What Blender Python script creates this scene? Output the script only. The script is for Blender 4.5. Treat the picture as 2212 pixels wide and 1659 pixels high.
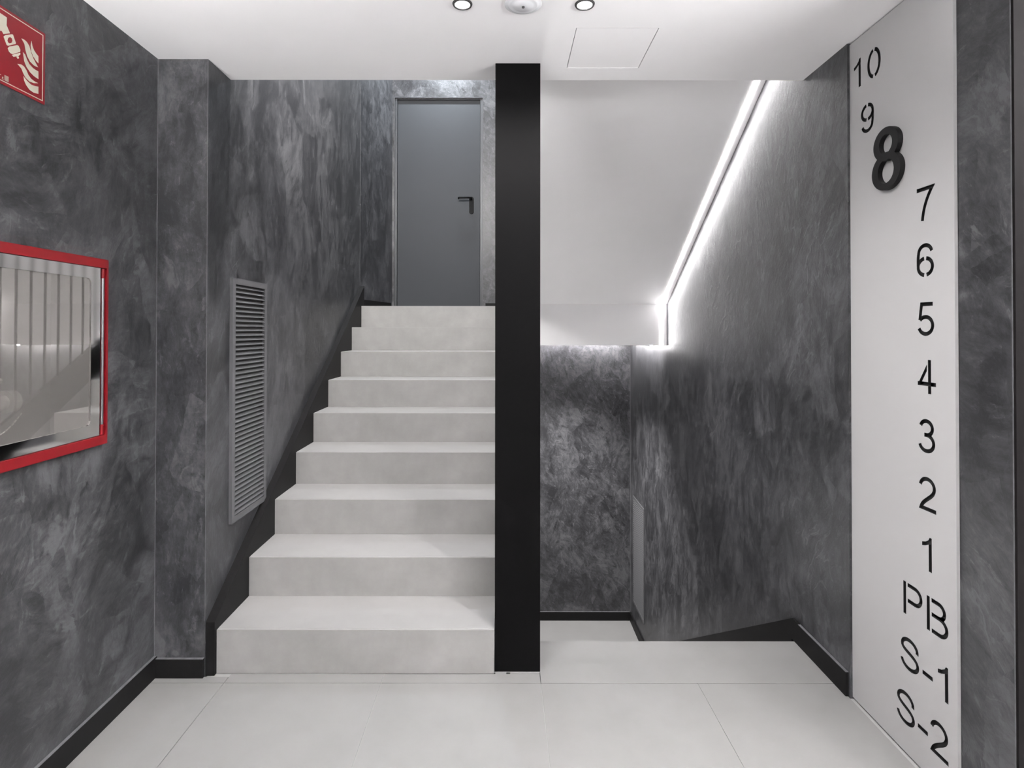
import bpy, bmesh, math, random
from mathutils import Matrix, Vector, Euler
random.seed(7)
for o in list(bpy.data.objects):
    bpy.data.objects.remove(o, do_unlink=True)
S = bpy.context.scene
C = S.collection

# ------------------------------------------------------------------ camera
cd = bpy.data.cameras.new('camera')
cam = bpy.data.objects.new('camera', cd); C.objects.link(cam)
cd.sensor_fit = 'HORIZONTAL'; cd.sensor_width = 36.0
FPX = 1229.7
cd.lens = FPX * 36.0 / 2212.0
cd.shift_x = (1106.0 - 1086.3) / 2212.0
cd.shift_y = -(829.5 - 701.4) / 2212.0
cd.clip_start = 0.02
cam.matrix_world = Matrix.Translation((0, 0, 1.379)) @ Euler((math.pi/2 + 0.0096, 0, 0)).to_matrix().to_4x4() @ Matrix.Rotation(0.001, 4, 'Z')
S.camera = cam

# ------------------------------------------------------------------ world, exposure
W = bpy.data.worlds.new('world'); S.world = W; W.use_nodes = True
W.node_tree.nodes['Background'].inputs[0].default_value = (0.8, 0.82, 0.85, 1)
W.node_tree.nodes['Background'].inputs[1].default_value = 0.05
S.view_settings.view_transform = 'Standard'
S.view_settings.look = 'None'
S.view_settings.gamma = 1.0
S.view_settings.use_curve_mapping = False
S.view_settings.exposure = 2.18
P_SPOT = 15.5        # lobby downlights, watts
P_STAIR = 48.0      # downlight high over the landing, watts
P_LOWER = 95.0      # added fill downlight under the landing, watts
E_LED = 7.0        # led profile along the soffit
E_COVE = 18.0        # led under the landing
E_UPPER = 240.0      # added fill strip on the wall above the lobby ceiling edge
E_SPAN = 31.0       # added fill strip low beside the flight going down
E_WALL = 136.0        # added fill uplights around the camera, out of view

# ------------------------------------------------------------------ materials
MATS = {}
def new_mat(name):
    m = bpy.data.materials.new(name); m.use_nodes = True
    nt = m.node_tree
    b = nt.nodes['Principled BSDF']
    MATS[name] = m
    return m, nt, b
def plain(name, col, rough=0.5, metal=0.0, spec=0.5, noise=0.0, nscale=6.0, bump=0.0, bscale=200.0, detail=6.0):
    m, nt, b = new_mat(name)
    b.inputs['Base Color'].default_value = (*col, 1)
    b.inputs['Roughness'].default_value = rough
    b.inputs['Metallic'].default_value = metal
    b.inputs['Specular IOR Level'].default_value = spec
    tc = nt.nodes.new('ShaderNodeTexCoord')
    if noise > 0:
        n = nt.nodes.new('ShaderNodeTexNoise'); n.inputs['Scale'].default_value = nscale; n.inputs['Detail'].default_value = detail
        n.inputs['Roughness'].default_value = 0.62
        nt.links.new(tc.outputs['Object'], n.inputs['Vector'])
        r = nt.nodes.new('ShaderNodeValToRGB')
        r.color_ramp.elements[0].position = 0.3; r.color_ramp.elements[1].position = 0.7
        r.color_ramp.elements[0].color = (*[c*(1-noise) for c in col], 1)
        r.color_ramp.elements[1].color = (*[min(1, c*(1+noise)) for c in col], 1)
        nt.links.new(n.outputs['Fac'], r.inputs['Fac']); nt.links.new(r.outputs['Color'], b.inputs['Base Color'])
    if bump > 0:
        n2 = nt.nodes.new('ShaderNodeTexNoise'); n2.inputs['Scale'].default_value = bscale; n2.inputs['Detail'].default_value = 3
        nt.links.new(tc.outputs['Object'], n2.inputs['Vector'])
        bp = nt.nodes.new('ShaderNodeBump'); bp.inputs['Strength'].default_value = bump; bp.inputs['Distance'].default_value = 0.002
        nt.links.new(n2.outputs['Fac'], bp.inputs['Height']); nt.links.new(bp.outputs['Normal'], b.inputs['Normal'])
    return m
def emit(name, col, strength):
    m, nt, b = new_mat(name)
    b.inputs['Base Color'].default_value = (0.9, 0.9, 0.9, 1)
    b.inputs['Emission Color'].default_value = (*col, 1)
    b.inputs['Emission Strength'].default_value = strength
    return m

def plaster(name, axis, ang, spread, dark, mid, light, seed=0.0, fine=1.0, bump=0.3):
    """trowelled micro-cement: lapped trowel patches, each dragged in its own direction, cloudy tone, burnished sheen"""
    m, nt, b = new_mat(name)
    N = nt.nodes.new; L = nt.links.new
    def mad(a, k, c):
        n = N('ShaderNodeMath'); n.operation = 'MULTIPLY_ADD'
        L(a, n.inputs[0]); n.inputs[1].default_value = k
        if isinstance(c, float): n.inputs[2].default_value = c
        else: L(c, n.inputs[2])
        return n.outputs[0]
    def noise(vec, scale, detail, rough, dist=0.0):
        n = N('ShaderNodeTexNoise'); n.inputs['Scale'].default_value = scale; n.inputs['Detail'].default_value = detail
        n.inputs['Roughness'].default_value = rough; n.inputs['Distortion'].default_value = dist
        L(vec, n.inputs['Vector']); return n
    def ramp01(v, a, c, inv=False):
        n = N('ShaderNodeMapRange'); n.interpolation_type = 'SMOOTHSTEP'
        n.inputs['From Min'].default_value = a; n.inputs['From Max'].default_value = c
        n.inputs['To Min'].default_value = 1.0 if inv else 0.0; n.inputs['To Max'].default_value = 0.0 if inv else 1.0
        L(v, n.inputs['Value']); return n.outputs[0]
    tc = N('ShaderNodeTexCoord')
    off = N('ShaderNodeVectorMath'); off.operation = 'ADD'; off.inputs[1].default_value = (seed, seed*1.7, seed*0.6)
    L(tc.outputs['Object'], off.inputs[0])
    base = off.outputs[0]
    wn = noise(base, 7.0, 4, 0.55)
    ws = N('ShaderNodeVectorMath'); ws.operation = 'SCALE'; ws.inputs['Scale'].default_value = 0.055
    L(wn.outputs['Color'], ws.inputs[0])
    wa = N('ShaderNodeVectorMath'); wa.operation = 'ADD'; L(base, wa.inputs[0]); L(ws.outputs[0], wa.inputs[1])
    cl = noise(base, 3.2, 10, 0.74, 0.3)
    ax = (1.0, 0.0, 0.0) if axis == 'X' else (0.0, 1.0, 0.0)
    def patch(scale, squash):
        mp = N('ShaderNodeMapping'); mp.inputs['Rotation'].default_value = (ang*ax[0], ang*ax[1], 0); mp.inputs['Scale'].default_value = squash
        L(wa.outputs[0], mp.inputs['Vector'])
        v = N('ShaderNodeTexVoronoi'); v.inputs['Scale'].default_value = scale; v.inputs['Randomness'].default_value = 1.0
        L(mp.outputs[0], v.inputs['Vector'])
        sep = N('ShaderNodeSeparateColor'); L(v.outputs['Color'], sep.inputs[0])
        # drag direction of this patch
        an = N('ShaderNodeMath'); an.operation = 'MULTIPLY_ADD'; L(sep.outputs[2], an.inputs[0]); an.inputs[1].default_value = spread; an.inputs[2].default_value = ang - spread/2
        vr = N('ShaderNodeVectorRotate'); vr.rotation_type = 'AXIS_ANGLE'; vr.inputs['Axis'].default_value = ax
        L(wa.outputs[0], vr.inputs['Vector']); L(an.outputs[0], vr.inputs['Angle'])
        ms = N('ShaderNodeMapping'); ms.inputs['Scale'].default_value = (4.0, 4.0, 1.2)
        L(vr.outputs[0], ms.inputs['Vector'])
        return sep, ms.outputs[0]
    p1, c1 = patch(4.2*fine, (1.0, 1.0, 0.6))
    p2, c2 = patch(9.0*fine, (1.0, 1.0, 0.7))
    s1 = noise(c1, 4.0*fine, 10, 0.72, 0.0)
    s2 = noise(c2, 6.5*fine, 9, 0.76, 0.15)
    hi = ramp01(s2.outputs['Fac'], 0.585, 0.645)            # pale drag marks
    lo = ramp01(s1.outputs['Fac'], 0.36, 0.42, True)      # dark scores
    val = mad(cl.outputs['Fac'], 0.66, -0.51)
    val = mad(s1.outputs['Fac'], 0.52, val)
    val = mad(s2.outputs['Fac'], 0.34, val)
    val = mad(p1.outputs[0], 0.11, val)
    val = mad(p2.outputs[0], 0.07, val)
    s3 = noise(c1, 1.1*fine, 3, 0.5, 0.6)
    ab = N('ShaderNodeMath'); ab.operation = 'SUBTRACT'; L(s3.outputs['Fac'], ab.inputs[0]); ab.inputs[1].default_value = 0.5
    ab2 = N('ShaderNodeMath'); ab2.operation = 'ABSOLUTE'; L(ab.outputs[0], ab2.inputs[0])
    ln_ = ramp01(ab2.outputs[0], 0.002, 0.014, True)
    mk_ = ramp01(cl.outputs['Fac'], 0.48, 0.60)
    lm = N('ShaderNodeMath'); lm.operation = 'MULTIPLY'; L(ln_, lm.inputs[0]); L(mk_, lm.inputs[1])
    s4 = noise(c2, 24.0*fine, 6, 0.72, 0.0)
    val = mad(s4.outputs['Fac'], 0.22, val)
    val = mad(hi, 0.12, val)
    val = mad(lo, -0.08, val)
    val = mad(lm.outputs[0], 0.13, val)
    rp = N('ShaderNodeValToRGB'); cr = rp.color_ramp
    cr.elements[0].position = 0.335; cr.elements[0].color = (*dark, 1)
    cr.elements[1].position = 0.62; cr.elements[1].color = (*light, 1)
    e = cr.elements.new(0.455); e.color = (*mid, 1)
    L(val, rp.inputs['Fac']); L(rp.outputs['Color'], b.inputs['Base Color'])
    rr = N('ShaderNodeMapRange'); rr.inputs['From Min'].default_value = 0.3; rr.inputs['From Max'].default_value = 0.75
    rr.inputs['To Min'].default_value = 0.33; rr.inputs['To Max'].default_value = 0.52
    L(val, rr.inputs['Value']); L(rr.outputs[0], b.inputs['Roughness'])
    hh = mad(s1.outputs['Fac'], 0.55, 0.0)
    hh = mad(s2.outputs['Fac'], 0.40, hh)
    hh = mad(s4.outputs['Fac'], 0.10, hh)
    hh = mad(p1.outputs[1], 0.10, hh)
    hh = mad(p2.outputs[1], 0.06, hh)
    hh = mad(lm.outputs[0], 0.12, hh)
    bp = N('ShaderNodeBump'); bp.inputs['Strength'].default_value = bump; bp.inputs['Distance'].default_value = 0.010
    L(hh, bp.inputs['Height']); L(bp.outputs['Normal'], b.inputs['Normal'])
    b.inputs['Specular IOR Level'].default_value = 0.5
    return m

D, Mi, Li = (0.0235, 0.0235, 0.0258), (0.0475, 0.0475, 0.0515), (0.102, 0.102, 0.108)
P_LEFT = plaster('plaster_left', 'X', 0.8, 2.2, D, Mi, Li, 3.1)
P_PIER = plaster('plaster_stair', 'X', 0.25, 1.2, D, Mi, Li, 8.3)
P_LAND = plaster('plaster_landing', 'Y', 0.4, 2.0, D, Mi, Li, 5.7, 1.5)
P_RIGHT = plaster('plaster_right', 'X', -0.25, 1.3, D, Mi, Li, 11.9, 1.3)
P_NEAR = plaster('plaster_near', 'X', 0.9, 2.0, D, Mi, Li, 15.2)
WHITE = plain('white_paint', (0.90, 0.892, 0.895), 0.62, noise=0.012, nscale=3)
TILE = plain('pale_porcelain', (0.222, 0.2185, 0.2165), 0.52, noise=0.06, nscale=3.2, detail=9, bump=0.05, bscale=300)
TREAD = plain('pale_porcelain_tread', (0.285, 0.280, 0.2755), 0.5, noise=0.06, nscale=3.2, detail=9, bump=0.05, bscale=300)
RISER = plain('pale_porcelain_riser', (0.278, 0.2725, 0.267), 0.5, noise=0.13, nscale=5.5, detail=12, bump=0.05, bscale=300)
GROUT = plain('grout', (0.33, 0.325, 0.32), 0.9)
BLACK = plain('black_steel', (0.0028, 0.0026, 0.0028), 0.62, spec=0.07, noise=0.15, nscale=60, bump=0.1, bscale=500)
SKIRT = plain('black_skirting', (0.010, 0.0095, 0.0098), 0.5, spec=0.12, noise=0.1, nscale=30)
DOORM = plain('grey_door_paint', (0.050, 0.053, 0.058), 0.6, spec=0.2, bump=0.06, bscale=900)
FRAMEM = plain('dark_door_frame', (0.050, 0.052, 0.057), 0.45)
VENTM = plain('grey_vent_paint', (0.105, 0.105, 0.11), 0.5)
VENTIN = plain('vent_interior', (0.03, 0.029, 0.029), 0.8)
JAMB = plain('dark_brown_metal', (0.012, 0.0108, 0.0112), 0.6, spec=0.06)
BEAD = plain('worn_corner_bead', (0.115, 0.115, 0.122), 0.5, noise=0.25, nscale=40)
RED = plain('red_paint', (0.195, 0.0036, 0.0075), 0.4)
SIGNRED = plain('sign_red', (0.205, 0.003, 0.009), 0.45)
CREAM = plain('luminous_cream', (0.50, 0.475, 0.385), 0.5)
STEEL = plain('polished_steel', (0.78, 0.77, 0.76), 0.06, metal=1.0)
ALU = plain('brushed_aluminium', (0.55, 0.55, 0.56), 0.3, metal=1.0)
BRASS = plain('chromed_valve', (0.75, 0.72, 0.68), 0.22, metal=0.45)
INNER = plain('cabinet_inside', (0.22, 0.21, 0.205), 0.6)
PANELW = plain('panel_white', (0.45, 0.446, 0.445), 0.5)
PANELK = plain('panel_black', (0.012, 0.0115, 0.012), 0.55)
EIGHTK = plain('digit_black', (0.0095, 0.009, 0.0095), 0.55, spec=0.25, noise=0.2, nscale=300)
HANDLE = plain('handle_black', (0.006, 0.006, 0.0065), 0.5, spec=0.06)
RINGK = plain('lamp_ring', (0.06, 0.058, 0.058), 0.4)
DETECT = plain('detector_plastic', (0.80, 0.81, 0.83), 0.22)
LAMP = emit('lamp_face', (1.0, 0.98, 0.965), 3.0)
LAMPB = emit('lamp_face_cool', (0.86, 0.94, 1.0), 3.0)
FILLU = emit('fill_face_upper', (1.0, 0.975, 0.955), E_UPPER)
LED = emit('led_diffuser', (1.0, 0.975, 0.985), E_LED)
SPAN = emit('fill_spandrel', (1.0, 0.975, 0.97), E_SPAN)
COVE = emit('led_cove', (1.0, 0.975, 0.985), E_COVE)
WFILL = emit('fill_uplight_face', (1.0, 0.988, 0.992), E_WALL)
# window glass of the hose cabinet: half mirror
m, nt, b = new_mat('mirror_glass')
nt.nodes.remove(b)
gl = nt.nodes.new('ShaderNodeBsdfGlossy'); gl.inputs['Color'].default_value = (0.80, 0.77, 0.74, 1); gl.inputs['Roughness'].default_value = 0.02
df = nt.nodes.new('ShaderNodeBsdfDiffuse'); df.inputs['Color'].default_value = (0.42, 0.40, 0.38, 1)
tr = nt.nodes.new('ShaderNodeBsdfTransparent'); tr.inputs['Color'].default_value = (0.85, 0.84, 0.83, 1)
mx0 = nt.nodes.new('ShaderNodeMixShader'); mx0.inputs['Fac'].default_value = 0.42     # dusty film on the pane
nt.links.new(gl.outputs[0], mx0.inputs[1]); nt.links.new(df.outputs[0], mx0.inputs[2])
mx = nt.nodes.new('ShaderNodeMixShader'); mx.inputs['Fac'].default_value = 0.36
nt.links.new(mx0.outputs[0], mx.inputs[1]); nt.links.new(tr.outputs[0], mx.inputs[2])
nt.links.new(mx.outputs[0], nt.nodes['Material Output'].inputs['Surface'])
GLASS = m

# ------------------------------------------------------------------ helpers
def link(name, me, mat, parent=None):
    o = bpy.data.objects.new(name, me); C.objects.link(o)
    if mat is not None and len(me.materials) == 0: me.materials.append(mat)
    if parent is not None: o.parent = parent
    return o
def tag(o, label=None, cat=None, group=None, kind=None):
    if label: o['label'] = label
    if cat: o['category'] = cat
    if group: o['group'] = group
    if kind: o['kind'] = kind
    return o
def struct(o, label): return tag(o, label, None, None, 'structure')
def empty(name, loc=(0, 0, 0)):
    o = bpy.data.objects.new(name, None); C.objects.link(o); o.location = loc; o.empty_display_size = 0.05
    return o
def bm_box(bm, x0, x1, y0, y1, z0, z1):
    v = [bm.verts.new(p) for p in ((x0,y0,z0),(x1,y0,z0),(x1,y1,z0),(x0,y1,z0),(x0,y0,z1),(x1,y0,z1),(x1,y1,z1),(x0,y1,z1))]
    for f in ((3,2,1,0),(4,5,6,7),(0,1,5,4),(1,2,6,5),(2,3,7,6),(3,0,4,7)):
        bm.faces.new([v[i] for i in f])
def finish(bm, name, mat, parent=None, bevel=0.0, seg=2, smooth=False, recalc=True):
    if recalc: bmesh.ops.recalc_face_normals(bm, faces=bm.faces)
    if bevel > 0:
        bmesh.ops.bevel(bm, geom=list(bm.edges), offset=bevel, segments=seg, affect='EDGES', profile=0.5, clamp_overlap=True)
    me = bpy.data.meshes.new(name); bm.to_mesh(me); bm.free()
    if smooth:
        for p in me.polygons: p.use_smooth = True
    return link(name, me, mat, parent)
def box(name, mat, b, parent=None, bevel=0.0, seg=2):
    bm = bmesh.new(); bm_box(bm, *b)
    return finish(bm, name, mat, parent, bevel, seg)
def boxes(name, mat, bs, parent=None):
    bm = bmesh.new()
    for b in bs: bm_box(bm, *b)
    return finish(bm, name, mat, parent)
def prism_x(name, mat, pts, x0, x1, parent=None, bevel=0.0):
    """polygon in (Y, Z), given thickness along X"""
    bm = bmesh.new()
    a = [bm.verts.new((x0, y, z)) for y, z in pts]; c = [bm.verts.new((x1, y, z)) for y, z in pts]
    bm.faces.new(a); bm.faces.new(list(reversed(c)))
    n = len(pts)
    for i in range(n): bm.faces.new((a[i], c[i], c[(i+1) % n], a[(i+1) % n]))
    return finish(bm, name, mat, parent, bevel)
def prism_z(name, mat, pts, z0, z1, parent=None):
    bm = bmesh.new()
    a = [bm.verts.new((x, y, z0)) for x, y in pts]; c = [bm.verts.new((x, y, z1)) for x, y in pts]
    bm.faces.new(a); bm.faces.new(list(reversed(c)))
    n = len(pts)
    for i in range(n): bm.faces.new((a[i], c[i], c[(i+1) % n], a[(i+1) % n]))
    return finish(bm, name, mat, parent)
def lathe(bm, prof, n=32, M=Matrix.Identity(4)):
    """revolve (r, z) profile about Z"""
    rings = []
    for r, z in prof:
        if r < 1e-6: rings.append([bm.verts.new(M @ Vector((0, 0, z)))])
        else: rings.append([bm.verts.new(M @ Vector((r*math.cos(2*math.pi*i/n), r*math.sin(2*math.pi*i/n), z))) for i in range(n)])
    for A, B in zip(rings, rings[1:]):
        for i in range(n):
            j = (i+1) % n
            if len(A) == 1 and len(B) == 1: continue
            if len(A) == 1: bm.faces.new((A[0], B[i], B[j]))
            elif len(B) == 1: bm.faces.new((A[i], A[j], B[0]))
            else: bm.faces.new((A[i], A[j], B[j], B[i]))
def tube(bm, pts, r, n=12, cap=True):
    pts = [Vector(p) for p in pts]; rings = []
    up = None
    for i, p in enumerate(pts):
        t = (pts[min(i+1, len(pts)-1)] - pts[max(i-1, 0)]).normalized()
        if up is None:
            up = Vector((0, 0, 1)) if abs(t.z) < 0.9 else Vector((1, 0, 0))
        u = t.cross(up).normalized(); v = u.cross(t).normalized(); up = v
        rings.append([bm.verts.new(p + r*(math.cos(2*math.pi*k/n)*u + math.sin(2*math.pi*k/n)*v)) for k in range(n)])
    for A, B in zip(rings, rings[1:]):
        for k in range(n): bm.faces.new((A[k], A[(k+1) % n], B[(k+1) % n], B[k]))
    if cap: bm.faces.new(rings[0]); bm.faces.new(rings[-1])

# ------------------------------------------------------------------ key measures (metres)
R, G = 0.175, 0.29          # riser, going
Y1 = 2.298                  # first riser
XL, XR = -1.1486, -0.0335      # left flight
XSW = -1.185                # wall beside left flight
XW = 1.305                  # right stair wall
YB = 5.83                   # back wall
ZC = 2.467                  # lobby ceiling
YCE = 2.4666                # edge of the lobby ceiling
XLW = -1.386                # lobby left wall
YPIER = 2.277
YN = 2.538                  # top nosing of the flight going down
ZT = 4.5                    # top of the stairwell
YBM, ZBT, ZBB = 4.526, 1.5875, 1.260   # drop beam under the upper flight
YEND = -2.6

# ------------------------------------------------------------------ room shell
# left wall, with the recess of the hose cabinet
CY0, CY1, CZ0, CZ1 = 1.32, 1.955, 1.003, 1.605
struct(boxes('wall_left', P_LEFT, [(XLW-0.22, XLW, YEND, YPIER, -0.05, CZ0), (XLW-0.22, XLW, YEND, YPIER, CZ1, ZC+0.05),
                            (XLW-0.22, XLW, YEND, CY0, CZ0, CZ1), (XLW-0.22, XLW, CY1, YPIER, CZ0, CZ1), (XLW-0.22, XLW-0.17, CY0, CY1, CZ0, CZ1)]),
       'dark grey trowelled plaster wall with the fire hose cabinet and red sign')
struct(box('wall_stair', P_PIER, (XLW-0.22, XSW, YPIER, 4.714, -0.05, ZT)), 'dark grey plaster wall beside the flight going up, with the tall vent')
struct(prism_z('wall_landing', P_LAND, [(-1.335, 4.7145), (-1.137, YB), (-1.137, YB+0.1), (-1.6, YB+0.1), (-1.6, 4.7145)], 1.2, ZT),
       'short plaster wall between stair wall and grey door on the landing')
DX0, DX1, DZ1 = -1.1127, -0.2085, 3.768
struct(boxes('wall_back', P_LAND, [(-1.1369, DX0, YB, YB+0.12, 1.2, ZT), (DX1, XW, YB, YB+0.12, -1.7, ZT), (DX0, DX1, YB, YB+0.12, DZ1, ZT), (-1.1369, DX1, YB, YB+0.12, 1.2, 1.575)]),
       'dark plaster end wall of the stairwell behind door and lower landing')
struct(box('wall_right', P_RIGHT, (XW, XW+0.2, 2.15, YB+0.12, -1.7, ZT)), 'dark trowelled plaster wall beside the flight going down, washed by the LED line')
struct(box('wall_recess', P_NEAR, (1.325, 2.7, 1.48, 2.149, -0.05, ZC+0.05)), 'plaster wall right of the white number panel')
struct(box('wall_far_right', P_NEAR, (2.6, 2.7, YEND, 1.479, -0.05, ZC+0.05)), 'plaster side wall of the lobby to the right of the camera')
struct(box('wall_rear', P_NEAR, (XLW-0.22, 2.7, YEND-0.1, YEND-0.001, -0.05, ZC+0.05)), 'plaster wall of the lobby at the back of the camera')
# stairwell closing wall above the lobby ceiling edge
struct(box('wall_upper', WHITE, (XSW, XW, YCE-0.1, YCE, ZC+0.06, ZT)), 'white wall above the edge of the lobby ceiling')
struct(box('ceiling_upper', WHITE, (-1.6, XW, YCE-0.1, YB+0.12, ZT+0.001, ZT+0.1)), 'white ceiling high over the stairwell')
# lobby ceiling with the access hatch opening
HX0, HX1, HY0, HY1 = 0.263, 0.562, 2.039, 2.352
struct(boxes('ceiling', WHITE, [(XLW-0.22, HX0, YEND, YCE, ZC, ZC+0.05), (HX1, 2.7, YEND, YCE, ZC, ZC+0.05), (HX0, HX1, YEND, HY0, ZC, ZC+0.05), (HX0, HX1, HY1, YCE, ZC, ZC+0.05)]),
       'smooth white lobby ceiling ending in front of the stairs')
g = 0.003
t = empty('access_hatch', ((HX0+HX1)/2, (HY0+HY1)/2, ZC)); tag(t, 'square white access hatch flush in the ceiling', 'hatch')
o = box('hatch_panel', WHITE, (HX0+g-t.location.x, HX1-g-t.location.x, HY0+g-t.location.y, HY1-g-t.location.y, 0.0008, 0.016), t)
o = boxes('hatch_frame', GROUT, [((HX0-t.location.x), (HX1-t.location.x), (HY0-t.location.y), (HY1-t.location.y), 0.02, 0.03)], t)

# ------------------------------------------------------------------ floor
floor = box('floor', GROUT, (XLW-0.22, 2.7, YEND, YPIER-0.04, -0.2, -0.0025)); struct(floor, 'pale grey porcelain tiled lobby floor')
tiles = []
gj = 0.0011
xs = [-1.386, -1.088, -0.474, 0.150, 0.762, 1.304]
def tile(x0, x1, y0, y1):
    box('tile', TILE, (x0+gj, x1-gj, y0+gj, y1-gj, -0.0024, 0.0), floor)
for y0, y1 in ((1.037, 2.2365), (-0.163, 1.037), (-1.363, -0.163), (-2.6, -1.363)):
    cols = xs if y1 > 1.5 else xs[:-1] + [1.376, 1.99, 2.6]
    for a, b_ in zip(cols, cols[1:]): tile(a, b_, y0, y1)
tile(1.3045, 2.6, 1.037, 1.479)
boxes('tile', TILE, [(0.150+gj, 1.304, 2.2365+gj, YN, -0.0195, 0.0)], floor)
tile(-1.386, -1.088, 2.2365, 2.2769)
tile(-1.088, -0.474, 2.2365, 2.2975)
tile(-0.474, 0.150, 2.2365, 2.2975)
boxes('floor_slab', GROUT, [(0.03, 1.304, YPIER-0.039, YN-0.013, -0.2, -0.0205), (-1.18, XR-0.0001, YPIER-0.039, 2.9, -0.2, -0.003)], floor)
# tile under the column
boxes('tile', TILE, [(0.031, 0.150-gj, 2.2976, YN-0.001, -0.0195, 0.0)], floor)

# ------------------------------------------------------------------ flight going up (left)
up = empty('staircase', (-0.56, Y1, 0)); tag(up, 'pale concrete-look staircase of nine steps going up left of the black column', 'staircase')
ox, oy = up.location.x, up.location.y
rb = bmesh.new(); bm_box(rb, XL+0.0005-ox, XR-ox, 0, 0.012, 0.0005, R-0.0008)
bmesh.ops.recalc_face_normals(rb, faces=rb.faces)
rme = bpy.data.meshes.new('riser'); rb.to_mesh(rme); rb.free(); rme.materials.append(RISER)
tb = bmesh.new(); bm_box(tb, XL+0.0005-ox, XR-ox, 0.0126, G+0.0122, -0.02, 0)
bmesh.ops.bevel(tb, geom=[e for e in tb.edges if all(abs(v.co.y-0.0126) < 1e-6 and abs(v.co.z) < 1e-6 for v in e.verts)], offset=0.0008, segments=1, affect='EDGES')
bmesh.ops.recalc_face_normals(tb, faces=tb.faces)
tme = bpy.data.meshes.new('tread'); tb.to_mesh(tme); tb.free(); tme.materials.append(TREAD)
for k in range(1, 10):
    o = link('riser', rme, None, up); o.location = (0, (k-1)*G, (k-1)*R)
    if k < 9:
        o = link('tread', tme, None, up); o.location = (0, (k-1)*G, k*R)
# body of the flight
pts = [(Y1+0.0135, 0.001)]
for k in range(1, 9): pts += [(Y1+0.0135+(k-1)*G, k*R-0.021), (Y1+0.0135+k*G, k*R-0.021)]
pts += [(Y1+0.0135+8*G, 1.5), (4.70, 1.5), (4.70, 1.27), (Y1+0.62, 0.001)]
o = prism_x('flight_body', WHITE, [(y-oy, z) for y, z in pts], XL+0.001-ox, XR-0.001-ox, up)
# landing
o = boxes('landing_slab', WHITE, [(-1.13-ox, XW-0.001-ox, 4.7005-oy, YB-0.001-oy, ZBB, 1.554)], up)
o = boxes('landing_floor', TILE, [(-1.13-ox, XR-ox, Y1+8*G+0.0126-oy, YB-0.001-oy, 1.5545, 1.575), (XR+0.001-ox, XW-0.001-ox, 4.63-oy, YB-0.001-oy, 1.5545, 1.575)], up)
prism_z('landing_floor', TILE, [(-1.1305-ox, 4.7155-oy), (-1.318-ox, 4.7155-oy), (-1.141-ox, 5.80-oy), (-1.1305-ox, 5.80-oy)], 1.5545, 1.575, up)
# sloped black skirting along the left wall
sk = prism_x('trim_1', SKIRT, [(2.283, 0.0005), (2.283, 0.2125), (4.7135, 1.742), (4.7135, 1.50), (2.56, 0.0005)], XSW+0.0005, XL-0.0003)
struct(sk, 'thick black sloped skirting between plaster wall and the flight going up')

# ------------------------------------------------------------------ flight going down (right)
dn = empty('staircase', (0.67, YN, 0)); tag(dn, 'pale staircase going down right of the black column to a lower landing', 'staircase')
ox, oy = dn.location.x, dn.location.y
xa, xb = 0.155, XW-0.013
rb = bmesh.new(); bm_box(rb, xa-ox, xb-ox, -0.012, 0, -R+0.0005, -0.0005)
bmesh.ops.recalc_face_normals(rb, faces=rb.faces)
rme2 = bpy.data.meshes.new('riser'); rb.to_mesh(rme2); rb.free(); rme2.materials.append(RISER)
tb = bmesh.new(); bm_box(tb, xa-ox, xb-ox, 0.0005, G-0.0125, -0.02, 0)
bmesh.ops.recalc_face_normals(tb, faces=tb.faces)
tme2 = bpy.data.meshes.new('tread'); tb.to_mesh(tme2); tb.free(); tme2.materials.append(TREAD)
for k in range(1, 10):
    o = link('riser', rme2, None, dn); o.location = (0, (k-1)*G, -(k-1)*R - (0.0195 if k == 1 else 0.0))
    if k < 9:
        o = link('tread', tme2, None, dn); o.location = (0, (k-1)*G, -k*R)
pts = [(YN-0.0135, -0.21)]
for k in range(1, 9): pts += [(YN+0.0001-0.0135+(k-1)*G, -k*R-0.021), (YN-0.0135+k*G, -k*R-0.021)]
pts += [(YN-0.0135+8*G, -1.75), (YN-0.0135, -0.5)]
prism_x('flight_body', WHITE, [(y-oy, z) for y, z in pts], xa+0.001-ox, xb-0.001-ox, dn)
box('landing_floor', TILE, (-1.0-ox, XW-0.001-ox, YN+8*G+0.0005-oy, YB-0.001-oy, -1.75, -1.575), dn)
# wall closing the space below the left flight
struct(prism_x('wall_spandrel', P_RIGHT, [(YN+0.01, -0.21), (2.915, -0.21), (2.915, 0.0), (4.69, 1.24), (4.69, -1.57), (YN+8*G, -1.57), (YN+0.01, -0.5)], 0.031, 0.0995),
       'plaster wall closing the underside of the flight going up')

# ------------------------------------------------------------------ upper flight overhead (white soffit)
uf = empty('staircase', (0.7, YBM, ZBB)); tag(uf, 'underside of the next flight, white sloping soffit right of the column', 'staircase')
ox, oy, oz = uf.location
SL = 0.6035
def zs(y): return ZBT + SL*(YBM-y)
pts = [(YCE+0.002, zs(YCE+0.002)), (YBM, ZBT), (YBM, 1.60), (4.62, 1.60), (4.62, 1.75)]
k = 1
y = 4.62
while y - G > YCE+0.05:
    y -= G; pts += [(y, 1.575+k*R), (y, 1.575+(k+1)*R)]; k += 1
pts += [(YCE+0.002, 1.575+k*R)]
prism_x('sloping_soffit', WHITE, [(a-oy, b_-oz) for a, b_ in pts], 0.101-ox, XW-0.0010-ox, uf)
box('drop_beam', WHITE, (0.101-ox, XW-0.0025-ox, YBM-oy, 4.62-oy, 0, 1.5990-ZBB), uf)

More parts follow.
